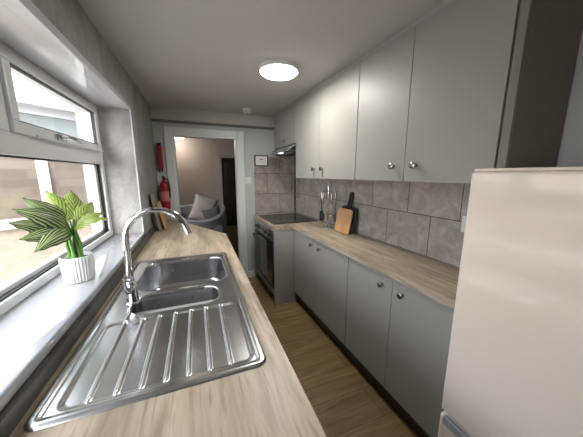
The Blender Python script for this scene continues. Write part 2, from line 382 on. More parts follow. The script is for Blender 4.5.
# ------------------------------------------------------------------ window 1
w1 = struct(empty('window_1', (.02,0,0)), 'white framed window with small top openers over one wide pane')
TB0, TB1 = 1.392, 1.470        # transom
FB = ZS+.035                   # top of bottom rail
FT = ZT-.020
f = MB(); X0, X1 = -.67, XR
f.box(X0, X1, WY0, WY1, ZS, FB, .004); f.box(X0, X1, WY0, WY1, FT, ZT, .004)
f.box(X0, X1, WY1-.045, WY1, FB, FT, .004); f.box(X0, X1, WY0, WY0+.045, FB, FT, .004)
f.box(X0, X1, WY0+.045, WY1-.045, TB0, TB1, .004)
MUL = (.33, 1.125)
for my in MUL: f.box(X0, X1, my-.03, my+.03, TB1, FT, .004)
f.build('window_frame', M['pvc'], w1)
g = MB()
g.box(-.628, -.612, WY0+.045, WY1-.045, FB, FB+.006); g.box(-.628, -.612, WY0+.045, WY1-.045, TB0-.007, TB0)
g.box(-.628, -.612, WY1-.051, WY1-.045, FB, TB0); g.box(-.628, -.612, WY0+.045, WY0+.051, FB, TB0)
g.build('gasket', M['gasket'], w1)
b_ = MB(); 
b_.box(-.662, -.63, WY0+.045, WY1-.045, FB, FB+.022, .003).box(-.662, -.63, WY1-.085, WY1-.045, FB, TB0, .003).box(-.662, -.63, WY0+.045, WY0+.085, FB, TB0, .003)
b_.build('glazing_bead', M['pvc'], w1)
MB().box(-.648, -.642, WY0+.045, WY1-.045, FB, TB0).build('pane', M['glass'], w1)
cells = [(WY0+.045, MUL[0]-.03), (MUL[0]+.03, MUL[1]-.03), (MUL[1]+.03, WY1-.045)]
for (a, b) in cells:
    s = MB(); w = .042; x0, x1 = -.655, -.588
    s.box(x0, x1, a, b, TB1, TB1+w, .005); s.box(x0, x1, a, b, FT-w+.006, FT, .005)
    s.box(x0, x1, a, a+w, TB1+w, FT-w+.006, .005); s.box(x0, x1, b-w, b, TB1+w, FT-w+.006, .005)
    sash = s.build('sash', M['pvc'], w1)
    k = MB(); i0, i1 = a+w, b-w; k0, k1 = TB1+w, FT-w+.006; t = .005
    k.box(-.612, -.596, i0, i1, k0, k0+t).box(-.612, -.596, i0, i1, k1-t, k1).box(-.612, -.596, i0, i0+t, k0, k1).box(-.612, -.596, i1-t, i1, k0, k1)
    k.build('gasket', M['gasket'], sash)
    MB().box(-.628, -.622, a+w, b-w, TB1+w, FT-w+.006).build('pane', M['glass'], sash)
    c = (a+b)/2-.12
    h = MB().box(-.588, -.578, c-.045, c+.045, TB1+.006, TB1+.034, .003)
    h.tube([(-.575, c, TB1+.022), (-.556, c, TB1+.022), (-.545, c+.02, TB1+.02), (-.545, c+.10, TB1+.008)], [.009,.009,.008,.006], 10)
    h.build('handle', M['chrome'], sash, True)
    st = MB().box(-.588, -.581, b-.10, b-.02, TB1+.004, TB1+.016, .002).tube([(-.578, c-.20, TB1+.001), (-.572, c+.05, TB1+.001), (-.572, b-.05, TB1+.001)], .0045, 8)
    st.build('casement_stay', M['pvc'], sash, True)
# window board, soffit and corner trims
MB().box(XR-.01, XL-.007, WY0, WY1-.0, ZS-.030, ZS, .006, seg=3).build('window_sill', plain('white_gloss_window_board', (.42,.435,.46), .08, coat=.5), w1, True)
struct(MB().box(XR-.01, XL-.007, WY0, WY1, ZT, ZT+.012).build('trim_3', M['gloss']), 'white gloss lining above the window')
struct(MB().box(XL-.045, XL+.006, WY0-.03, WY1+.022, ZT-.004, ZT+.030, .003).build('trim_4', M['gloss']), 'white corner bead along the top of the window recess')
struct(MB().box(XL-.006, XL+.006, WY1-.004, WY1+.022, ZS, ZT-.004, .002).build('trim_5', M['gloss']), 'white upright corner bead at the far side of the window recess')
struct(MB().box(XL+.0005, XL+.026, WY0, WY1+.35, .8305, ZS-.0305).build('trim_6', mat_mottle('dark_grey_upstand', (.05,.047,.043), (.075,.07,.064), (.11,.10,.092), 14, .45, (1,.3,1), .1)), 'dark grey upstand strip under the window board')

# ------------------------------------------------------------------ left worktop
WT = .83; TH = .038
SX0, SX1, SY0, SY1 = -.357, .149, .552, 1.566
def worktop(name, polys, label, loc=(0,0,0), rotz=0):
    m = MB()
    for p in polys: m.prism(p, -TH, 0)
    bmesh.ops.remove_doubles(m.bm, verts=m.bm.verts[:], dist=1e-5)
    o = m.build(name, M['oak'], loc=loc, rotz=rotz)
    return tag(o, label, 'worktop')
hx0, hx1, hy0, hy1 = SX0+.012, SX1-.012, SY0+.012, SY1-.012
lx0, lx1 = XL+.0085, .204
worktop('worktop', [
    [(lx0,-1.0),(lx1,-1.0),(lx1,hy0),(lx0,hy0)],
    [(lx0,hy0),(hx0,hy0),(hx0,hy1),(lx0,hy1)],
    [(hx1,hy0),(lx1,hy0),(lx1,hy1),(hx1,hy1)],
    [(lx0,hy1),(lx1,hy1),(lx1,2.08),(-.26,2.955),(lx0,2.955)]],
    'pale oak effect worktop around the sink under the window', (0,0,WT))
# left base cabinets (below the worktop, doors face the aisle)
def knob(parent, x, y, z, d=-1, lab=None):
    # knob turned about X; d = direction it sticks out
    m = MB(); prof = [(.0075,0),(.0075,.009),(.006,.012),(.0125,.016),(.0155,.021),(.0150,.026),(.010,.029),(0,.0295)]
    m.lathe(prof, n=24, M=Matrix.Translation((x,y,z)) @ Matrix.Rotation(d*PI/2, 4, 'Y'))
    return m.build('knob', M['nickel'], parent, True)
def door(parent, x, t, y0, y1, z0, z1, kn=None, d=-1, name='door', mat=None):
    # slab door, front face at x, thickness t going away from the room
    a, b = (x, x+t) if d < 0 else (x-t, x)
    o = MB().box(a, b, y0+.0015, y1-.0015, z0, z1, .0012).build(name, mat or M['cab'], parent)
    if kn: knob(o, x, kn[0], kn[1], d)
    return o
PLZ = .115
def carcass(parent, xa, xb, y0, y1, z0, z1, top=True, mat=None):
    t = .016; m = MB(); sx, ex = min(xa, xb), max(xa, xb)
    m.box(sx, ex, y0, y0+t, z0, z1); m.box(sx, ex, y1-t, y1, z0, z1); m.box(sx, ex, y0+t, y1-t, z0, z0+t)
    bx = (sx, sx+.006) if abs(sx) > abs(ex) and False else ((ex-.006, ex) if xb > xa else (sx, sx+.006))
    m.box(bx[0], bx[1], y0+t, y1-t, z0+t, z1)
    if top: m.box(sx, ex, y0+t, y1-t, z1-t, z1)
    return m.build('carcass', mat or M['cab_in'], parent)
for i, (a, b, lab) in enumerate(((-.98, .02, 'grey base cabinet under the worktop nearest the camera'), (.02, 1.02, 'grey base cabinet below the drainer end of the sink'), (1.02, 2.02, 'grey base cabinet below the bowls of the sink'))):
    e = empty('base_cabinet', (0, (a+b)/2, 0), 0, lab, 'cabinet', 'base cabinets under the window worktop'); h = (b-a)/2
    carcass(e, .155, lx0+.005, -h, h, PLZ, WT-TH-.0005, top=False)
    MB().box(.10, .115, -h, h, 0, PLZ).build('plinth', M['plinth'], e)
    door(e, .173, .017, -h, 0, PLZ+.004, WT-TH-.004, (-.04, .72), 1); door(e, .173, .017, 0, h, PLZ+.004, WT-TH-.004, (.04, .72), 1)
e = empty('corner_cabinet', (0, 2.02, 0), 0, 'tapered grey cabinet end under the angled worktop corner', 'cabinet')
MB().prism([(.168,.001),(.168,.05),(-.285,.92),(-.380,.92),(-.380,.001)], PLZ, WT-TH-.0005).build('side_panel', M['cab'], e)
MB().prism([(.11,.001),(.11,.04),(-.30,.90),(-.37,.90),(-.37,.001)], 0, PLZ).build('plinth', M['plinth'], e)

# ------------------------------------------------------------------ sink
def rrect(x0, x1, y0, y1, r, n=8):
    pts = []
    for (cx, cy, a0) in ((x1-r, y1-r, 0), (x0+r, y1-r, PI/2), (x0+r, y0+r, PI), (x1-r, y0+r, 3*PI/2)):
        for i in range(n+1):
            a = a0+PI/2*i/n; pts.append((cx+r*math.cos(a), cy+r*math.sin(a)))
    return pts
sink = empty('kitchen_sink', (0,0,WT), 0, 'stainless steel one and a half bowl sink with ridged drainer', 'sink')
BM_ = (-.285, .112, 1.135, 1.512)   # main bowl
BH_ = (-.262, .060, .938, 1.108)   # half bowl
sm = bmesh.new()
# top sheet: grid heightfield with rim, dished drainer, ridges; bowls are cut by skipping cells and joined by lofted walls
NXg, NYg = 240, 240
def inside(x, y, R_, r):
    x0, x1, y0, y1 = R_
    if not (x0 <= x <= x1 and y0 <= y <= y1): return False
    dx = max(x0+r-x, x-(x1-r), 0); dy = max(y0+r-y, y-(y1-r), 0)
    return dx*dx+dy*dy <= r*r
def sdf(x, y, R_, r):
    cx, cy = (R_[0]+R_[1])/2, (R_[2]+R_[3])/2; qx = abs(x-cx)-(R_[1]-R_[0])/2+r; qy = abs(y-cy)-(R_[3]-R_[2])/2+r
    return math.hypot(max(qx,0), max(qy,0))+min(max(qx,qy),0)-r
def sst(a, b, t):
    t = min(max((t-a)/(b-a), 0), 1); return t*t*(3-2*t)
RIDX = [-.258, -.205, -.154, -.102, -.050, .002, .055]
def sinkz(x, y):
    d = -sdf(x, y, (SX0, SX1, SY0, SY1), .03)           # inside distance from outline
    z = .001+.0055*sst(0, .006, d)                       # raised rim
    z -= .0055*sst(.016, .026, d)                        # step down to the deck
    # drainer pan
    dd = -sdf(x, y, (SX0+.04, SX1-.028, SY0+.03, .915), .03)
    if x > SX0: z -= .004*sst(0, .012, dd)
    for rx in RIDX:
        y0, y1 = SY0+.042, .915
        if rx < -.22: y1 = .99
        r = sdf(x, y, (rx-.0028, rx+.0028, y0, y1), .0028)
        z += .0062*(1-sst(-.002, .0035, r))
    for Q, rr in ((BM_, .075), (BH_, .070)):
        r = sdf(x, y, Q, rr); z += .0012*(1-sst(.004, .012, r)) if r > 0 else 0
    return z
HOLES = ((BM_, .075, .155), (BH_, .070, .115))
vgrid = {}
def snap(x, y):
    # pull grid points lying close to a bowl outline exactly onto it
    for Q, rr, _ in HOLES:
        r = sdf(x, y, Q, rr)
        if abs(r) < .0024:
            e_ = 1e-4; gx = (sdf(x+e_, y, Q, rr)-sdf(x-e_, y, Q, rr))/(2*e_); gy = (sdf(x, y+e_, Q, rr)-sdf(x, y-e_, Q, rr))/(2*e_)
            x -= gx*r; y -= gy*r
    r = sdf(x, y, (SX0, SX1, SY0, SY1), .03)
    if r > 0:
        e_ = 1e-4; Q = (SX0, SX1, SY0, SY1); gx = (sdf(x+e_, y, Q, .03)-sdf(x-e_, y, Q, .03))/(2*e_); gy = (sdf(x, y+e_, Q, .03)-sdf(x, y-e_, Q, .03))/(2*e_)
        x -= gx*r; y -= gy*r
    return x, y
for i in range(NXg+1):
    for j in range(NYg+1):
        x = SX0+(SX1-SX0)*i/NXg; y = SY0+(SY1-SY0)*j/NYg
        cx, cy = snap(x, y)
        if any(sdf(cx, cy, Q, rr) < -.0005 for Q, rr, _ in HOLES): continue
        vgrid[i, j] = sm.verts.new((cx, cy, sinkz(cx, cy)))
for i in range(NXg):
    for j in range(NYg):
        q = [vgrid.get(k) for k in ((i,j),(i+1,j),(i+1,j+1),(i,j+1))]
        q2 = [v for v in q if v is not None]
        if len(q2) >= 3:
            try: sm.faces.new(q2)
            except ValueError: pass
bmesh.ops.remove_doubles(sm, verts=sm.verts[:], dist=3e-4)
m = MB(); m.bm.free(); m.bm = sm
deck = m.build('drainer_deck', M['steel'], sink, True, 180)
# under-lip closing the gap
for Q, rr, dep in HOLES:
    m = MB(); x0, x1, y0, y1 = Q; rings = []
    prof = [(-.004, .0022), (.0005, .0012), (.0025, -.004), (.004, -.02), (.007, -dep*.6), (.010, -dep+.024), (.018, -dep+.008), (.034, -dep), (.06, -dep-.002)]
    for ins, z in prof:
        r = max(rr-ins*.8, .012); pts = rrect(x0+ins, x1-ins, y0+ins, y1-ins, min(r, (y1-y0)/2-ins-.001), 10)
        rings.append([m.bm.verts.new((p[0], p[1], z)) for p in pts])
    for a, b in zip(rings[:-1], rings[1:]):
        n = len(a)
        for i in range(n): m.bm.faces.new((a[i], a[(i+1)%n], b[(i+1)%n], b[i]))
    m.bm.faces.new(rings[-1])
    bowl = m.build('bowl', M['steelb'], sink, True, 180)
    cx, cy = (x0+x1)/2, (y0+y1)/2
    mm = MB().lathe([(.0,-.0035),(.022,-.0035),(.030,-.001),(.040,.001),(.043,0),(.043,-.003)], (cx,cy,-dep+.0005), 32)
    for k in range(8): mm.cyl((cx+.013*math.cos(k*PI/4), cy+.013*math.sin(k*PI/4), -dep-.0015), .0028, .002, n=10)
    mm.build('waste_strainer', M['chrome'], bowl, True)
# ------------------------------------------------------------------ tap
TX, TY = -.262, 1.045
tap = empty('mixer_tap', (TX,TY,WT+.0025), 0, 'chrome swan neck mixer tap standing behind the small sink bowl', 'tap')
MB().lathe([(.026,0),(.026,.006),(.022,.010),(.0205,.045),(.0225,.050),(.0225,.078),(.019,.084),(.0135,.09),(.0135,.10)], n=32).build('tap_body', M['chrome'], tap, True)
pts = [(0,0,.095),(0,0,.20),(.0,.0,.255)]
R_ = .108
for k in range(1, 15):
    a = PI-(PI*.93)*k/14; pts.append((R_+R_*math.cos(a), .0, .255+R_*math.sin(a)))
lx, lz = pts[-1][0], pts[-1][2]; pts.append((lx+.004, 0, lz-.018))
MB().tube(pts, [.0115]*(len(pts)-2)+[.012,.0125], 20).build('spout', M['chrome'], tap, True, 60)
MB().tube([(0,-.018,.064),(0,-.040,.066)], .0125, 18).tube([(0,-.035,.066),(-.004,-.05,.085),(-.006,-.062,.125)], [.006,.0055,.005], 12).build('lever', M['chrome'], tap, True, 60)

# ------------------------------------------------------------------ right run
BX = -.360    # base door face
UX = -.345    # wall cabinet door face
# worktops: main run + wider section over the oven, one continuous slab
def cor(lx): return 0
HYB, HYE = 2.235, 2.955
o = worktop('worktop', [
    [(-.0085,.515),(-.0085,2.225),(BX-.012,2.225),(BX-.012,.515)],
    [(-.0085,2.225),(-.0085,HYE),(-.592,HYE),(-.592,2.225),(BX-.012,2.225)]],
    'long pale oak effect worktop along the tiled wall', (WX,0,WT), AL)
def base_unit(y0, ym, y1, lab):
    p = RT(0, (y0+y1)/2); e = empty('base_cabinet', p, AL, lab, 'cabinet', 'base cabinets along the tiled wall'); c = (y0+y1)/2
    carcass(e, BX+.018, -.01, y0-c, y1-c, PLZ, WT-TH-.0005, top=True)
    MB().box(BX+.045, BX+.06, y0-c, y1-c, 0, PLZ).build('plinth', M['plinth'], e)
    door(e, BX, .017, y0-c, ym-c, PLZ+.003, WT-TH-.004, (ym-c-.07, .728)); door(e, BX, .017, ym-c, y1-c, PLZ+.003, WT-TH-.004, (ym-c+.07, .728))
    return e
base_unit(1.3345, 1.776, 2.214, 'grey two door base cabinet beside the oven housing')
base_unit(.56, .948, 1.3315, 'grey two door base cabinet beside the fridge')
# oven housing cabinet
p = RT(0, 2.6); e = empty('oven_housing', p, AL, 'grey cabinet housing the built in oven at the far end', 'cabinet')
OF = -.572; y0, y1 = 2.232-2.6, 2.95-2.6
MB().box(OF, -.012, y0, y0+.018, 0, WT-TH-.0005, .001).build('side_panel', M['cab'], e)
MB().box(OF+.02, -.012, y1-.018, y1, 0, WT-TH-.0005, .001).build('side_panel', M['cab'], e)
MB().box(OF+.02, -.012, y0+.018, y1-.018, .13, .148).build('shelf', M['cab_in'], e)
MB().box(OF+.05, OF+.065, y0+.018, y1-.018, 0, .10).build('plinth', M['plinth'], e)
MB().box(OF, OF+.018, y0+.020, y1-.002, .105, .158, .001).build('filler_panel', M['cab'], e)
# built-in oven
p = RT(0, 2.595, .16); ov = empty('built_in_oven', p, AL, 'steel and black glass built in electric oven below the hob', 'oven')
a, b = -.318, .330; H = WT-TH-.165
MB().box(OF+.02, -.06, a+.03, b-.03, 0, H-.02).build('oven_body', M['oven_steel'], ov)
cp = MB().box(OF-.004, OF+.018, a, b, H-.115, H-.004, .003).build('control_panel', M['oven_steel'], ov)
for ky in (a+.09, a+.19, b-.19, b-.09):
    MB().cyl((OF-.014, ky, H-.06), .019, .022, 'X', 24, bev=.003).box(OF-.030, OF-.022, ky-.003, ky+.003, H-.077, H-.043).build('control_dial', M['black'], cp, True)
MB().box(OF-.0055, OF-.003, -.055, .055, H-.075, H-.045).build('clock_display', M['ovenglass'], cp)
dr = MB().box(OF-.006, OF+.018, a, b, .002, H-.119, .003).build('oven_door', M['black'], ov)
MB().box(OF-.0095, OF-.0055, a+.004, b-.004, .045, H-.123, .001).build('door_glass', M['ovenglass'], dr)
hd = MB().tube([(OF-.045, a+.05, H-.165), (OF-.045, b-.05, H-.165)], .009, 14)
for hy in (a+.08, b-.08): hd.tube([(OF-.045, hy, H-.165), (OF-.008, hy, H-.165)], .007, 12)
hd.build('door_handle', M['black'], dr, True)
# hob
p = RT(0, 2.60, WT); hb = empty('ceramic_hob', p, AL, 'black glass ceramic hob set on the worktop above the oven', 'hob')
MB().box(-.545, -.045, -.285, .300, .0003, .007, .003).build('hob_glass', M['hob'], hb)
ringm = plain('hob_ring_print', (.10,.10,.105), .2)
for (cx, cy, r) in ((-.42,-.15,.09), (-.42,.16,.072), (-.19,-.15,.072), (-.19,.16,.09)):
    MB().lathe([(r-.003,0),(r-.003,.0006),(r,.0006),(r,0)], (cx,cy,.0069), 40).build('cooking_zone', ringm, hb)
MB().box(-.52, -.485, -.06, .07, .0069, .0075).build('touch_controls', ringm, hb)
# tile trim / pipe in the corner
pc = MB().tube([(1.196, 2.972, WT+.001), (1.196, 2.972, 1.56)], .008, 12)
tag(pc.build('gas_pipe', M['black'], smooth=True), 'slim black vertical pipe in the tiled corner behind the hob', 'pipe')

# wall cabinets
def wall_unit(y0, ym, y1, lab, zb=1.298, zt=1.985, endpanel=False):
    c = (y0+y1)/2; e = empty('wall_cabinet', RT(0, c, zb), AL, lab, 'cabinet', 'wall cabinets above the worktop')
    carcass(e, UX+.018, -.01, y0-c, y1-c, 0, zt-zb, True)
    kz = .072
    door(e, UX, .017, y0-c, ym-c, -.003, zt-zb-.003, (ym-c-.065, kz)); door(e, UX, .017, ym-c, y1-c, -.003, zt-zb-.003, (ym-c+.065, kz))
    return e
wall_unit(1.3285, 1.790, 2.234, 'grey two door wall cabinet next to the cooker hood')
e = wall_unit(.565, .950, 1.3255, 'grey two door wall cabinet nearest the fridge')
c = (.565+1.3255)/2
MB().box(UX+.006, -.010, .530-c, .5635-c, -.003, ZC-1.298-.002, .001).build('end_panel', M['panel_dark'], e)
MB().box(UX-.003, UX+.0055, .532-c, .556-c, -.004, ZC-1.298-.002, .002).build('filler_strip', plain('taupe_filler_laminate', (.20,.185,.16), .4), e)
# cornice filler between cabinets and ceiling
tag(MB().box(UX+.01, -.012, .57, 2.83, 0, .017).build('cornice_filler', M['cab_in'], loc=(WX,0,1.9865), rotz=AL), 'thin grey filler strip between wall cabinets and ceiling', 'filler strip')
# hood cabinet (short)
zb = 1.622; c = (2.238+2.838)/2
e = empty('wall_cabinet', RT(0, c, zb), AL, 'short grey wall cabinet above the cooker hood', 'cabinet', 'wall cabinets above the worktop')
carcass(e, UX+.018, -.01, 2.238-c, 2.838-c, 0, 1.985-zb, True)
for (a, b, ky) in ((2.238-c, 0, -.04), (0, 2.838-c, .04)):
    dr = MB().box(UX, UX+.017, a+.0015, b-.0015, 0, 1.982-zb, .0012).build('door', M['cab'], e)
    knob(dr, UX, ky, .045)
# extractor hood
hb_ = empty('cooker_hood', RT(0, c, 1.538), AL, 'slim grey cooker hood with a lit lamp and glass visor', 'cooker hood')
MB().box(-.325, -.012, -.298, .298, .028, .083, .003).build('hood_body', M['oven_steel'], hb_)
MB().box(-.325, -.012, -.298, .298, .0, .0275, .002).build('filter_tray', M['black'], hb_)
v = MB()
v.prism([(-.425, .018), (-.338, .080), (-.334, .074), (-.421, .010)], -.298, .298, M=Matrix.Rotation(PI/2, 4, 'X'))
MB_v = v.build('visor', plain('smoked_visor_glass', (.30,.33,.33), .12, metal=.6), hb_)
MB().box(-.437, -.421, -.3, .3, .004, .022, .003).build('visor_rail', M['oven_steel'], MB_v)
lm = MB().cyl((-.375, .02, -.001+.012), .026, .008, n=24).build('hood_lamp', M['hoodlamp'], hb_, True)
MB().box(-.42, -.33, -.29, .29, .015, .019).build('lamp_panel', M['oven_steel'], hb_)

# ------------------------------------------------------------------ fridge freezer
FX = .702-WX; fy0, fy1 = -.105, .470
fr = empty('fridge_freezer', RT(0, (fy0+fy1)/2), AL, 'tall white fridge freezer at the near end of the run', 'fridge')
h = (fy1-fy0)/2; 
MB().box(FX+.062, -.03, -h, h, .03, 1.3375, .006).build('fridge_body', M['fridge'], fr)
MB().box(FX, FX+.055, -h, h, .592, 1.3375, .008, seg=3).build('fridge_door', M['fridge'], fr, True)
fd = MB().box(FX, FX+.055, -h, h, .05, .578, .010, seg=3)
MB().box(FX+.012, FX+.060, -h, h, 1.3378, 1.3455, .003).build('top_panel', M['fridge'], fr)
fd = fd.build('freezer_door', M['fridge'], fr, True)
MB().box(FX-.002, FX+.014, h-.30, h-.012, .548, .5782, .004).build('grip_recess', plain('grey_grip_plastic', (.30,.31,.34), .4), fd)
MB().box(FX+.056, FX+.0615, -h+.01, h-.01, .06, 1.32).build('door_seal', plain('grey_door_seal', (.35,.35,.36), .6), fr)
for (x, y) in ((FX+.1, -h+.05), (FX+.1, h-.05), (-.09, -h+.05), (-.09, h-.05)):
    MB().cyl((x, y, .015), .018, .030, n=16).build('foot', M['black'], fr, True)

# ------------------------------------------------------------------ ceiling fittings
cl = empty('ceiling_light', (.545, 1.645, ZC), 0, 'round flush ceiling light with lit white diffuser', 'ceiling light')
MB().lathe([(.131,0),(.131,-.018),(.126,-.024),(.121,-.024),(.121,0)], n=56).build('light_base', M['plastic_w'], cl, True)
MB().lathe([(.120,-.012),(.120,-.026),(.110,-.034),(.080,-.039),(.0,-.041)], n=56).build('diffuser', M['diffuser'], cl, True)
sa = empty('smoke_alarm', (.55, 2.72, ZC), 0, 'small round white smoke alarm on the ceiling near the doorway', 'smoke alarm')
MB().lathe([(.055,0),(.055,-.012),(.050,-.014),(.0,-.014)], n=40).build('mounting_plate', M['plastic_w'], sa, True)
MB().lathe([(.048,-.0145),(.050,-.026),(.042,-.038),(.028,-.042),(.0,-.043)], n=40).build('alarm_cover', M['plastic_w'], sa, True)
MB().lathe([(.0,-.0435),(.010,-.0435),(.010,-.046),(0,-.047)], n=16).build('test_button', M['cab_in'], sa, True)

# ------------------------------------------------------------------ far wall fittings
pf = empty('picture_frame', (.755, YF-.008, 1.49), 0, 'small black framed white notice on the end wall', 'picture frame')
fm = MB(); w, h, t = .085, .066, .012
fm.box(-w, w, -.016, 0, h-t, h, .002).box(-w, w, -.016, 0, -h, -h+t, .002).box(-w, -w+t, -.016, 0, -h+t, h-t, .002).box(w-t, w, -.016, 0, -h+t, h-t, .002)
fm.build('frame', M['black'], pf)
pr = MB().box(-w+t, w-t, -.006, -.003, -h+t, h-t).build('print', M['paper'], pf)
MB().box(-.022, .022, -.0066, -.006, .008, .020).box(-.05, .05, -.0066, -.006, -.012, -.009).build('printed_mark', M['ink'], pr)
def plate(name, loc, w, h, label, cat, rot=0, holes=2, rz=0):
    e = empty(name, loc, rz, label, cat)
    MB().box(-w/2, w/2, -.009, 0, -h/2, h/2, .003).build('face_plate', M['plastic_w'], e)
    return e
ls = plate('light_switch', (.588, YF-.0005, 1.255), .085, .085, 'white square light switch between door frame and tiles', 'light switch')
for sx in (-.02, .02): MB().box(sx-.012, sx+.012, -.013, -.0088, -.02, .02, .002).build('rocker', M['plastic_w'], ls)
so = empty('wall_socket', RT(-.0085, .775, 1.075), AL, 'white plug socket on the tiles beside the fridge', 'socket')
MB().box(-.009, 0, -.073, .073, -.043, .043, .003).build('face_plate', M['plastic_w'], so)
for s in (-.035, .035):
    MB().box(-.0098, -.0088, s-.003, s+.003, .006, .014).box(-.0098, -.0088, s-.013, s-.006, -.014, -.010).box(-.0098, -.0088, s+.006, s+.013, -.014, -.010).build('pin_holes', M['black'], so)
    MB().box(-.012, -.0088, s-.006, s+.006, .022, .034, .001).build('rocker', M['plastic_w'], so)

# ------------------------------------------------------------------ utensil stand + boards on the right worktop
us = empty('utensil_stand', RT(-.112, 2.005, WT), 0, 'chrome utensil stand with a central pole on the worktop', 'utensil stand')
MB().lathe([(0,0),(.056,0),(.056,.006),(.045,.010),(.012,.014),(.0065,.02),(.0065,.02)], n=36).build('stand_base', M['chrome'], us, True)
MB().tube([(0,0,.015),(0,0,.385)], .0065, 14).sphere((0,0,.395), .013).build('pole', M['chrome'], us, True)
rg = MB().tube([(.052*math.cos(t*PI/12), .052*math.sin(t*PI/12), .345) for t in range(25)], .003, 8, False)
for k in range(3):
    a = PI*k/3+.3; rg.tube([(-.052*math.cos(a), -.052*math.sin(a), .345), (.052*math.cos(a), .052*math.sin(a), .345)], .0025, 8)
hooks = [PI*.70, PI*1.10, PI*1.48, PI*1.9]
for a in hooks:
    c_, s_ = math.cos(a), math.sin(a); rg.tube([(.052*c_,.052*s_,.345),(.066*c_,.066*s_,.338),(.072*c_,.072*s_,.347)], .0022, 8)
rg.build('hanging_ring', M['chrome'], us, True)
base = RT(-.112, 2.005, WT)
for a, kind, lab in zip(hooks, ('slotted_turner', 'serving_spoon', 'ladle', 'spatula'),
        ('black slotted turner hanging on the far side of the utensil stand', 'black serving spoon hanging on the aisle side of the utensil stand', 'chrome ladle hanging on the near side of the utensil stand', 'black spatula hanging on the wall side of the utensil stand')):
    c_, s_ = math.cos(a), math.sin(a); e = empty(kind, (base.x+.069*c_, base.y+.069*s_, WT+.343), a+PI/2, lab, 'utensil', 'utensils on the stand')
    cm = M['chrome']; bmn = M['black'] if kind != 'ladle' else M['chrome']
    MB().tube([(0,0,-.004),(0,0,-.02),(0,0,-.07),(0,0,-.115)], [.004,.0085,.0095,.006], 12).build('handle', M['nickel'], e, True)
    MB().tube([(0,0,-.11),(0,0,-.20)], .0035, 10).build('shaft', cm if kind == 'ladle' else M['black'], e, True)
    if kind == 'ladle': MB().lathe([(.002,-.026),(.018,-.023),(.027,-.014),(.031,0),(.029,0),(.025,-.013),(.016,-.021),(0,-.023)], (0,-.006,-.205), 24).build('bowl', cm, e, True)
    elif kind == 'serving_spoon': MB().sphere((0,0,-.232), .034, (.75,.16,1.15)).build('bowl', bmn, e, True)
    elif kind == 'slotted_turner':
        m_ = MB()
        for k in range(5): m_.box(-.033+.0145*k, -.025+.0145*k, -.002, .002, -.272, -.205)
        m_.box(-.034, .034, -.002, .002, -.280, -.268, .001).box(-.034, .034, -.002, .002, -.206, -.190, .001); m_.build('blade', bmn, e)
    else: MB().prism([(-.012,-.195),(.012,-.195),(.032,-.225),(.034,-.285),(-.034,-.285),(-.032,-.225)], -.002, .002, M=Matrix.Rotation(PI/2, 4, 'X')).build('blade', bmn, e)
def paddle(w, h, r, hl, hw, neck=.02, n=8):
    pts = []
    def arc(cx, cy, rr, a0, a1):
        for i in range(n+1):
            a = a0+(a1-a0)*i/n; pts.append((cx+rr*math.cos(a), cy+rr*math.sin(a)))
    arc(-w/2+r, r, r, PI*1.5, PI); 
    pts_l = None
    arc(-w/2+r*1.3, h-r*1.3, r*1.3, PI, PI*.5)
    if hl > 0:
        pts.append((-hw/2-neck*.4, h)); pts.append((-hw/2, h+neck)); arc(0, h+hl-hw/2, hw/2*1.12, PI, 0); pts.append((hw/2, h+neck)); pts.append((hw/2+neck*.4, h))
    arc(w/2-r*1.3, h-r*1.3, r*1.3, PI*.5, 0); arc(w/2-r, r, r, 0, -PI*.5)
    return pts
def lean_board(name, pts, t, mat, loc, rz, tilt, label, cat, bev=.003):
    # board in local XZ, thickness along +Y, tilted back about X
    m = MB().prism(pts, -t, 0, bev=bev); m.xf(Matrix.Rotation(PI/2-tilt, 4, 'X'))
    o = m.build(name, mat, loc=loc, rotz=rz, smooth=True, ang=30); return tag(o, label, cat)
# local x of the board runs along the wall; rz=-90deg turns it to face the room
lean_board('chopping_board', paddle(.225, .225, .035, .125, .042), .014, M['blackwood'], RT(-.085, 1.775, WT+.005), AL-PI/2, math.radians(10), 'black paddle shaped chopping board leaning on the tiles', 'chopping board')
lean_board('chopping_board', paddle(.198, .208, .022, 0, 0), .012, M['boardA'], RT(-.125, 1.770, WT+.005), AL-PI/2, math.radians(11), 'warm brown bamboo chopping board leaning in front of the black one', 'chopping board')
# left boards
lean_board('chopping_board', paddle(.20, .34, .015, 0, 0), .014, M['boardB'], (XL+.075, 2.47, WT+.004), PI/2+.0, math.radians(8), 'tall pale wooden board leaning on the left wall', 'chopping board')
lean_board('chopping_board', paddle(.17, .25, .015, 0, 0), .014, M['boardA'], (XL+.115, 2.50, WT+.004), PI/2+.0, math.radians(12), 'shorter brown wooden board leaning in front of the tall pale one', 'chopping board')

# ------------------------------------------------------------------ fire safety
fe = empty('fire_extinguisher', (-.318, 2.86, .962), 0, 'red fire extinguisher hung beside the door frame', 'fire extinguisher')
MB().lathe([(.030,0),(.044,.004),(.0455,.02),(.0455,.245),(.040,.272),(.022,.292),(.016,.30),(.016,.312)], n=32).build('cylinder', M['red'], fe, True)
MB().lathe([(.0459,.09),(.0459,.19)], n=32).build('paper_label', plain('faded_instruction_label', (.50,.18,.17), .5), fe, True)
MB().cyl((0,0,.325), .014, .028).box(-.010, .010, -.060, .012, .338, .346, .002).box(-.008, .008, -.055, .0, .318, .324, .002).build('valve', M['black'], fe, True)
MB().tube([(.014,-.004,.325),(.04,-.012,.315),(.050,-.016,.25),(.0495,-.014,.14),(.049,-.012,.12)], .006, 10).build('hose', M['black'], fe, True)
MB().box(-.012, .012, .0465, .139, .12, .16, .002).build('bracket', M['black'], fe)
fb = empty('fire_blanket', (-.346, YF-.0005, 1.365), 0, 'slim red fire blanket case on the end wall above the extinguisher', 'fire blanket')
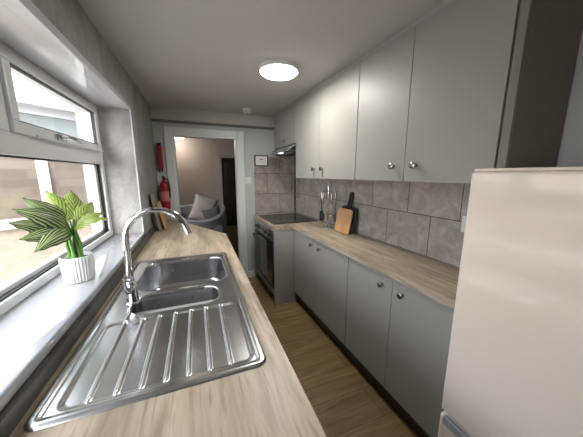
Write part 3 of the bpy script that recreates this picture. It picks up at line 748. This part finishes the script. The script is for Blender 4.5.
MB().box(-.026, .026, -.045, 0, .02, .255, .008).build('case', M['redplastic'], fb)
MB().box(-.020, .020, -.040, 0, .257, .285, .004).build('hanging_cap', M['black'], fb)
for s_ in (-.012, .012): MB().box(s_-.007, s_+.007, -.030, -.020, -.012, .024, .001).build('pull_tape', M['black'], fb)

# ------------------------------------------------------------------ plant on the window board
PX, PY = -.470, 1.185
pp = empty('potted_plant', (PX, PY, ZS), 0, 'striped leaf plant in a fluted white pot on the window board', 'plant')
NP = 192
MB().lathe([(.043,0),(.047,.003),(.053,.092),(.053,.103),(.050,.106),(.049,.094),(.048,.092)], n=NP, rf=lambda i,k: 1+(.030*(math.cos(2*PI*i/NP*32)) if k in (1,2) else 0)).build('pot', M['pot'], pp, True, 50)
MB().lathe([(.049,0),(.04,.003),(.02,.006),(0,.007)], (0,0,.090), 32).build('soil', M['soil'], pp, True)
def leaf(m, base, tip, width, bulge, normal, cup=.18, n=14, k=9):
    base = Vector(base); tip = Vector(tip); ax = tip-base; N = Vector(normal).normalized(); N = (N-ax.normalized()*N.dot(ax.normalized())).normalized()
    side = ax.normalized().cross(N).normalized(); rows = []
    for i in range(n+1):
        t = i/n; w = width*math.sin(PI*min(t**.72, 1))**.8*(1-.25*t) if 0 < t < 1 else .0006
        ctr = base+ax*t+N*(bulge*math.sin(PI*t)); row = []
        for j in range(k):
            u = j/(k-1)*2-1; row.append((m.bm.verts.new(ctr+side*(u*w)+N*(-cup*w*u*u+.004*math.sin(t*30+u*2)*abs(u))), (j/(k-1), t)))
        rows.append(row)
    for a, b in zip(rows[:-1], rows[1:]):
        for j in range(k-1):
            q = (a[j], a[j+1], b[j+1], b[j]); f_ = m.bm.faces.new([v for v, _ in q])
            for lp, (_, uvc) in zip(f_.loops, q): lp[m.uv].uv = uvc
def P(x, y, z): return (x-PX, y-PY, z+CZ-ZS)      # camera-relative survey point to plant coordinates
top = Vector((0,0,.10))
leaves_dark = [  # base, tip, half width, bulge, normal
    (P(-.495,1.215,-.215), P(-.590,1.10,-.118), .050, .030, (.3,-.75,.6)),
    (P(-.500,1.205,-.225), P(-.592,1.07,-.160), .042, .016, (.35,-.75,.5)),
    (P(-.490,1.195,-.215), P(-.525,1.045,-.262), .044, .028, (.55,-.5,.65)),
    (P(-.500,1.22,-.19), P(-.585,1.155,-.085), .040, .022, (.3,-.9,.3)),
    (P(-.490,1.185,-.230), P(-.560,1.05,-.215), .040, .018, (.45,-.75,.45)),
]
leaves_lime = [
    (P(-.495,1.24,-.19), P(-.588,1.315,-.068), .050, .014, (.45,-.85,.25)),
    (P(-.485,1.245,-.185), P(-.520,1.36,-.072), .050, .014, (.5,-.8,.3)),
    (P(-.475,1.24,-.195), P(-.440,1.33,-.125), .044, .014, (.3,-.8,.5)),
    (P(-.470,1.205,-.215), P(-.345,1.18,-.180), .030, .020, (.1,-.55,.85)),
    (P(-.465,1.22,-.205), P(-.385,1.27,-.165), .034, .016, (0,-.6,.8)),
]
for (bs, tp, w, bl, nm) in leaves_dark:
    m = MB(); leaf(m, bs, tp, w*.95, bl, nm, .40); m.build('leaf', M['leafA'], pp, True, 180)
for (bs, tp, w, bl, nm) in leaves_lime:
    m = MB(); leaf(m, bs, tp, w*.95, bl, nm, .40); m.build('leaf', M['leafB'], pp, True, 180)
st = MB()
for k, (bs, *_r) in enumerate(leaves_dark+leaves_lime):
    a = k*2.4; b0 = Vector((.016*math.cos(a), .016*math.sin(a), .092)); b1 = Vector(bs)
    st.tube([b0, b0.lerp(b1, .5)+Vector((.006*math.cos(a), .006*math.sin(a), .0)), b1], [.0062,.0055,.0030], 10)
st.build('stems', M['stem'], pp, True)

# ------------------------------------------------------------------ room beyond
ac = empty('armchair', (.02, 4.6, 0), 0, 'grey rounded tub armchair in the room beyond the doorway', 'armchair')
def soft(m_, x0, x1, y0, y1, z0, z1, b=.07): return m_.box(x0, x1, y0, y1, z0, z1, b, seg=5)
soft(MB(), -.36, .36, -.40, .30, .16, .46, .05).build('seat', M['sofa'], ac, True)
bk = MB(); 
pts = []
bk.lathe([(.36,.14),(.44,.14),(.455,.5),(.45,.72),(.425,.76),(.39,.74),(.36,.60),(.355,.3)], n=40)
for v in list(bk.bm.verts):
    if v.co.y < .02:
        v.co.y = v.co.y*.98; 
        if v.co.z > .55: v.co.z = .55+(v.co.z-.55)*max(.0, 1+v.co.y*2.2)
bk.build('back_and_arms', M['sofa'], ac, True)
for (x, y) in ((-.28,-.28),(.28,-.28),(-.28,.24),(.28,.24)): MB().cyl((x,y,.075), .02, .15, r2=.028, n=16).build('leg', M['blackwood'], ac, True)
def cushion(w, h, t, name, mat, loc, rot, label):
    m_ = MB(); m_.box(-w/2, w/2, -t/2, t/2, -h/2, h/2)
    bmesh.ops.subdivide_edges(m_.bm, edges=m_.bm.edges[:], cuts=9, use_grid_fill=True)
    for v in m_.bm.verts:
        u, q = abs(v.co.x)/(w/2), abs(v.co.z)/(h/2); s = (1-u**3)*(1-q**3); v.co.y *= .12+.88*max(s, 0)**.45
        v.co.x *= 1-.08*(1-q*q)*u; v.co.z *= 1-.08*(1-u*u)*q
    m_.xf(Euler(rot).to_matrix().to_4x4())
    return tag(m_.build(name, mat, loc=loc, smooth=True, ang=180), label, 'cushion', 'cushions on the armchair')
cushion(.42, .46, .17, 'cushion', M['cushion'], (.09, 4.66, .70), (-.25, .35, 0), 'large beige plush cushion propped on the grey armchair')
cushion(.30, .28, .12, 'cushion', M['darkcushion'], (.22, 4.46, .60), (-.30, -.2, 0), 'small charcoal cushion in front of the beige one')
pl_ = empty('pendant_lamp', (-.36, 6.05, 2.18), 0, 'lit cream pendant lamp in the room beyond the doorway', 'pendant lamp')
MB().cyl((0,0,-.012), .04, .024).build('ceiling_rose', M['plastic_w'], pl_, True)
MB().tube([(0,0,-.02),(0,0,-.06)], .004, 8).build('cord', M['plastic_w'], pl_, True)
MB().lathe([(.05,-.045),(.15,-.055),(.17,-.07),(.16,-.085),(.08,-.095),(0,-.098)], n=40).build('lamp_shade', M['lamp_shade'], pl_, True)

# ------------------------------------------------------------------ outside the window
struct(MB().box(-9, -.701, -5, 9, -.35, -.05).build('ground', M['yard']), 'concrete yard outside the window')
AN = math.atan2(.656, .755)
nb = empty('neighbouring_house', (-2.12, 3.79, -.05), AN, 'neighbouring brick and render building seen through the window', 'building')
Zc = CZ+.05
u0, u1 = -5.5, 1.58
MB().box(u0, u1, 0, .35, 0, Zc-.64).build('rendered_wall', M['render'], nb)
MB().box(u0, u1, -.06, .35, Zc-.64, Zc-.53, .004).build('ledge', M['extwhite'], nb)
MB().box(u0, u1, .02, .35, Zc-.53, Zc+.32).build('brick_wall', M['brick'], nb)
MB().box(.36, .46, -.03, .02, Zc-.53, Zc+.32).build('downpipe', M['extwhite'], nb)
MB().box(u0, u1, -.03, .35, Zc+.32, Zc+.42, .004).build('window_sill', M['extwhite'], nb)
fr_ = MB().box(u0, u1, .04, .1, Zc+.72, Zc+.80)
for k in range(-4, 2): fr_.box(k*1.35+.15, k*1.35+.21, .04, .1, Zc+.42, Zc+.72)
fr_.build('window_frame', M['extwhite'], nb)
MB().box(u0, u1, .07, .09, Zc+.42, Zc+.72).build('pane', M['extglass'], nb)
MB().box(u0, u1, .1, .35, Zc+.42, Zc+.80).build('brick_wall', M['render'], nb)
MB().box(u0, u1, -.14, .35, Zc+.80, Zc+.88, .01).build('gutter', M['extwhite'], nb)
rf = MB(); rf.prism([(-.10, Zc+.88), (.35, Zc+.88), (3.2, Zc+2.6), (3.1, Zc+2.7)], u0, u1, M=Matrix(((0,0,1,0),(1,0,0,0),(0,1,0,0),(0,0,0,1))))
rf.build('roof', M['rooftile'], nb)

# ------------------------------------------------------------------ light
w = bpy.data.worlds.new('sky'); scene.world = w; w.use_nodes = True; nt = w.node_tree
bg = nt.nodes['Background']; sky = nt.nodes.new('ShaderNodeTexSky'); sky.sky_type = 'NISHITA'
sky.sun_elevation = math.radians(42); sky.sun_rotation = math.radians(200); sky.sun_disc = False; sky.air_density = 1.2; sky.dust_density = 3
mx = nt.nodes.new('ShaderNodeMix'); mx.data_type = 'RGBA'; mx.inputs[0].default_value = .7; mx.inputs[7].default_value = (5.45,5.62,5.9,1)
L(nt, sky.outputs[0], mx.inputs[6]); L(nt, mx.outputs[2], bg.inputs[0]); bg.inputs[1].default_value = 1.2
def light(name, kind, loc, energy, size=None, col=(1,1,1), rot=(0,0,0), **kw):
    d = bpy.data.lights.new(name, kind); d.energy = energy; d.color = col
    if size is not None and kind == 'AREA':
        d.shape = 'RECTANGLE' if isinstance(size, tuple) else 'DISK'
        if isinstance(size, tuple): d.size, d.size_y = size
        else: d.size = size
    for k_, v_ in kw.items(): setattr(d, k_, v_)
    o = bpy.data.objects.new(name, d); C.objects.link(o); o.location = loc; o.rotation_euler = rot; return o
light('sun', 'SUN', (0,0,5), 1.5, col=(1,.93,.82), rot=(math.radians(50), 0, math.radians(12)), angle=.02)
light('ceiling_light_glow', 'AREA', (.545, 1.645, ZC-.047), 8, .25, (1,.97,.92))
light('pendant_glow', 'POINT', (-.36, 6.05, 2.03), 7, col=(1,.9,.78), shadow_soft_size=.1)

# ------------------------------------------------------------------ camera
cam = bpy.data.cameras.new('camera'); co = bpy.data.objects.new('camera', cam); C.objects.link(co); scene.camera = co
cam.sensor_width = 36; cam.lens = 243.4/583*36; cam.clip_start = .02
yw, pt_, rl = math.radians(21.09), math.radians(10.34), math.radians(.09)
fwd = Vector((math.sin(yw)*math.cos(pt_), math.cos(yw)*math.cos(pt_), -math.sin(pt_)))
rt = Vector((math.cos(yw), -math.sin(yw), 0)); up = rt.cross(fwd)
rt2 = rt*math.cos(rl)+up*math.sin(rl); up2 = up*math.cos(rl)-rt*math.sin(rl)
Rm = Matrix((rt2, up2, -fwd)).transposed()
co.rotation_euler = Rm.to_euler(); co.location = (0,0,CZ)
vs = scene.view_settings; vs.view_transform = 'Standard'; vs.look = 'None'; vs.exposure = 0.42; vs.gamma = 1; vs.use_curve_mapping = False
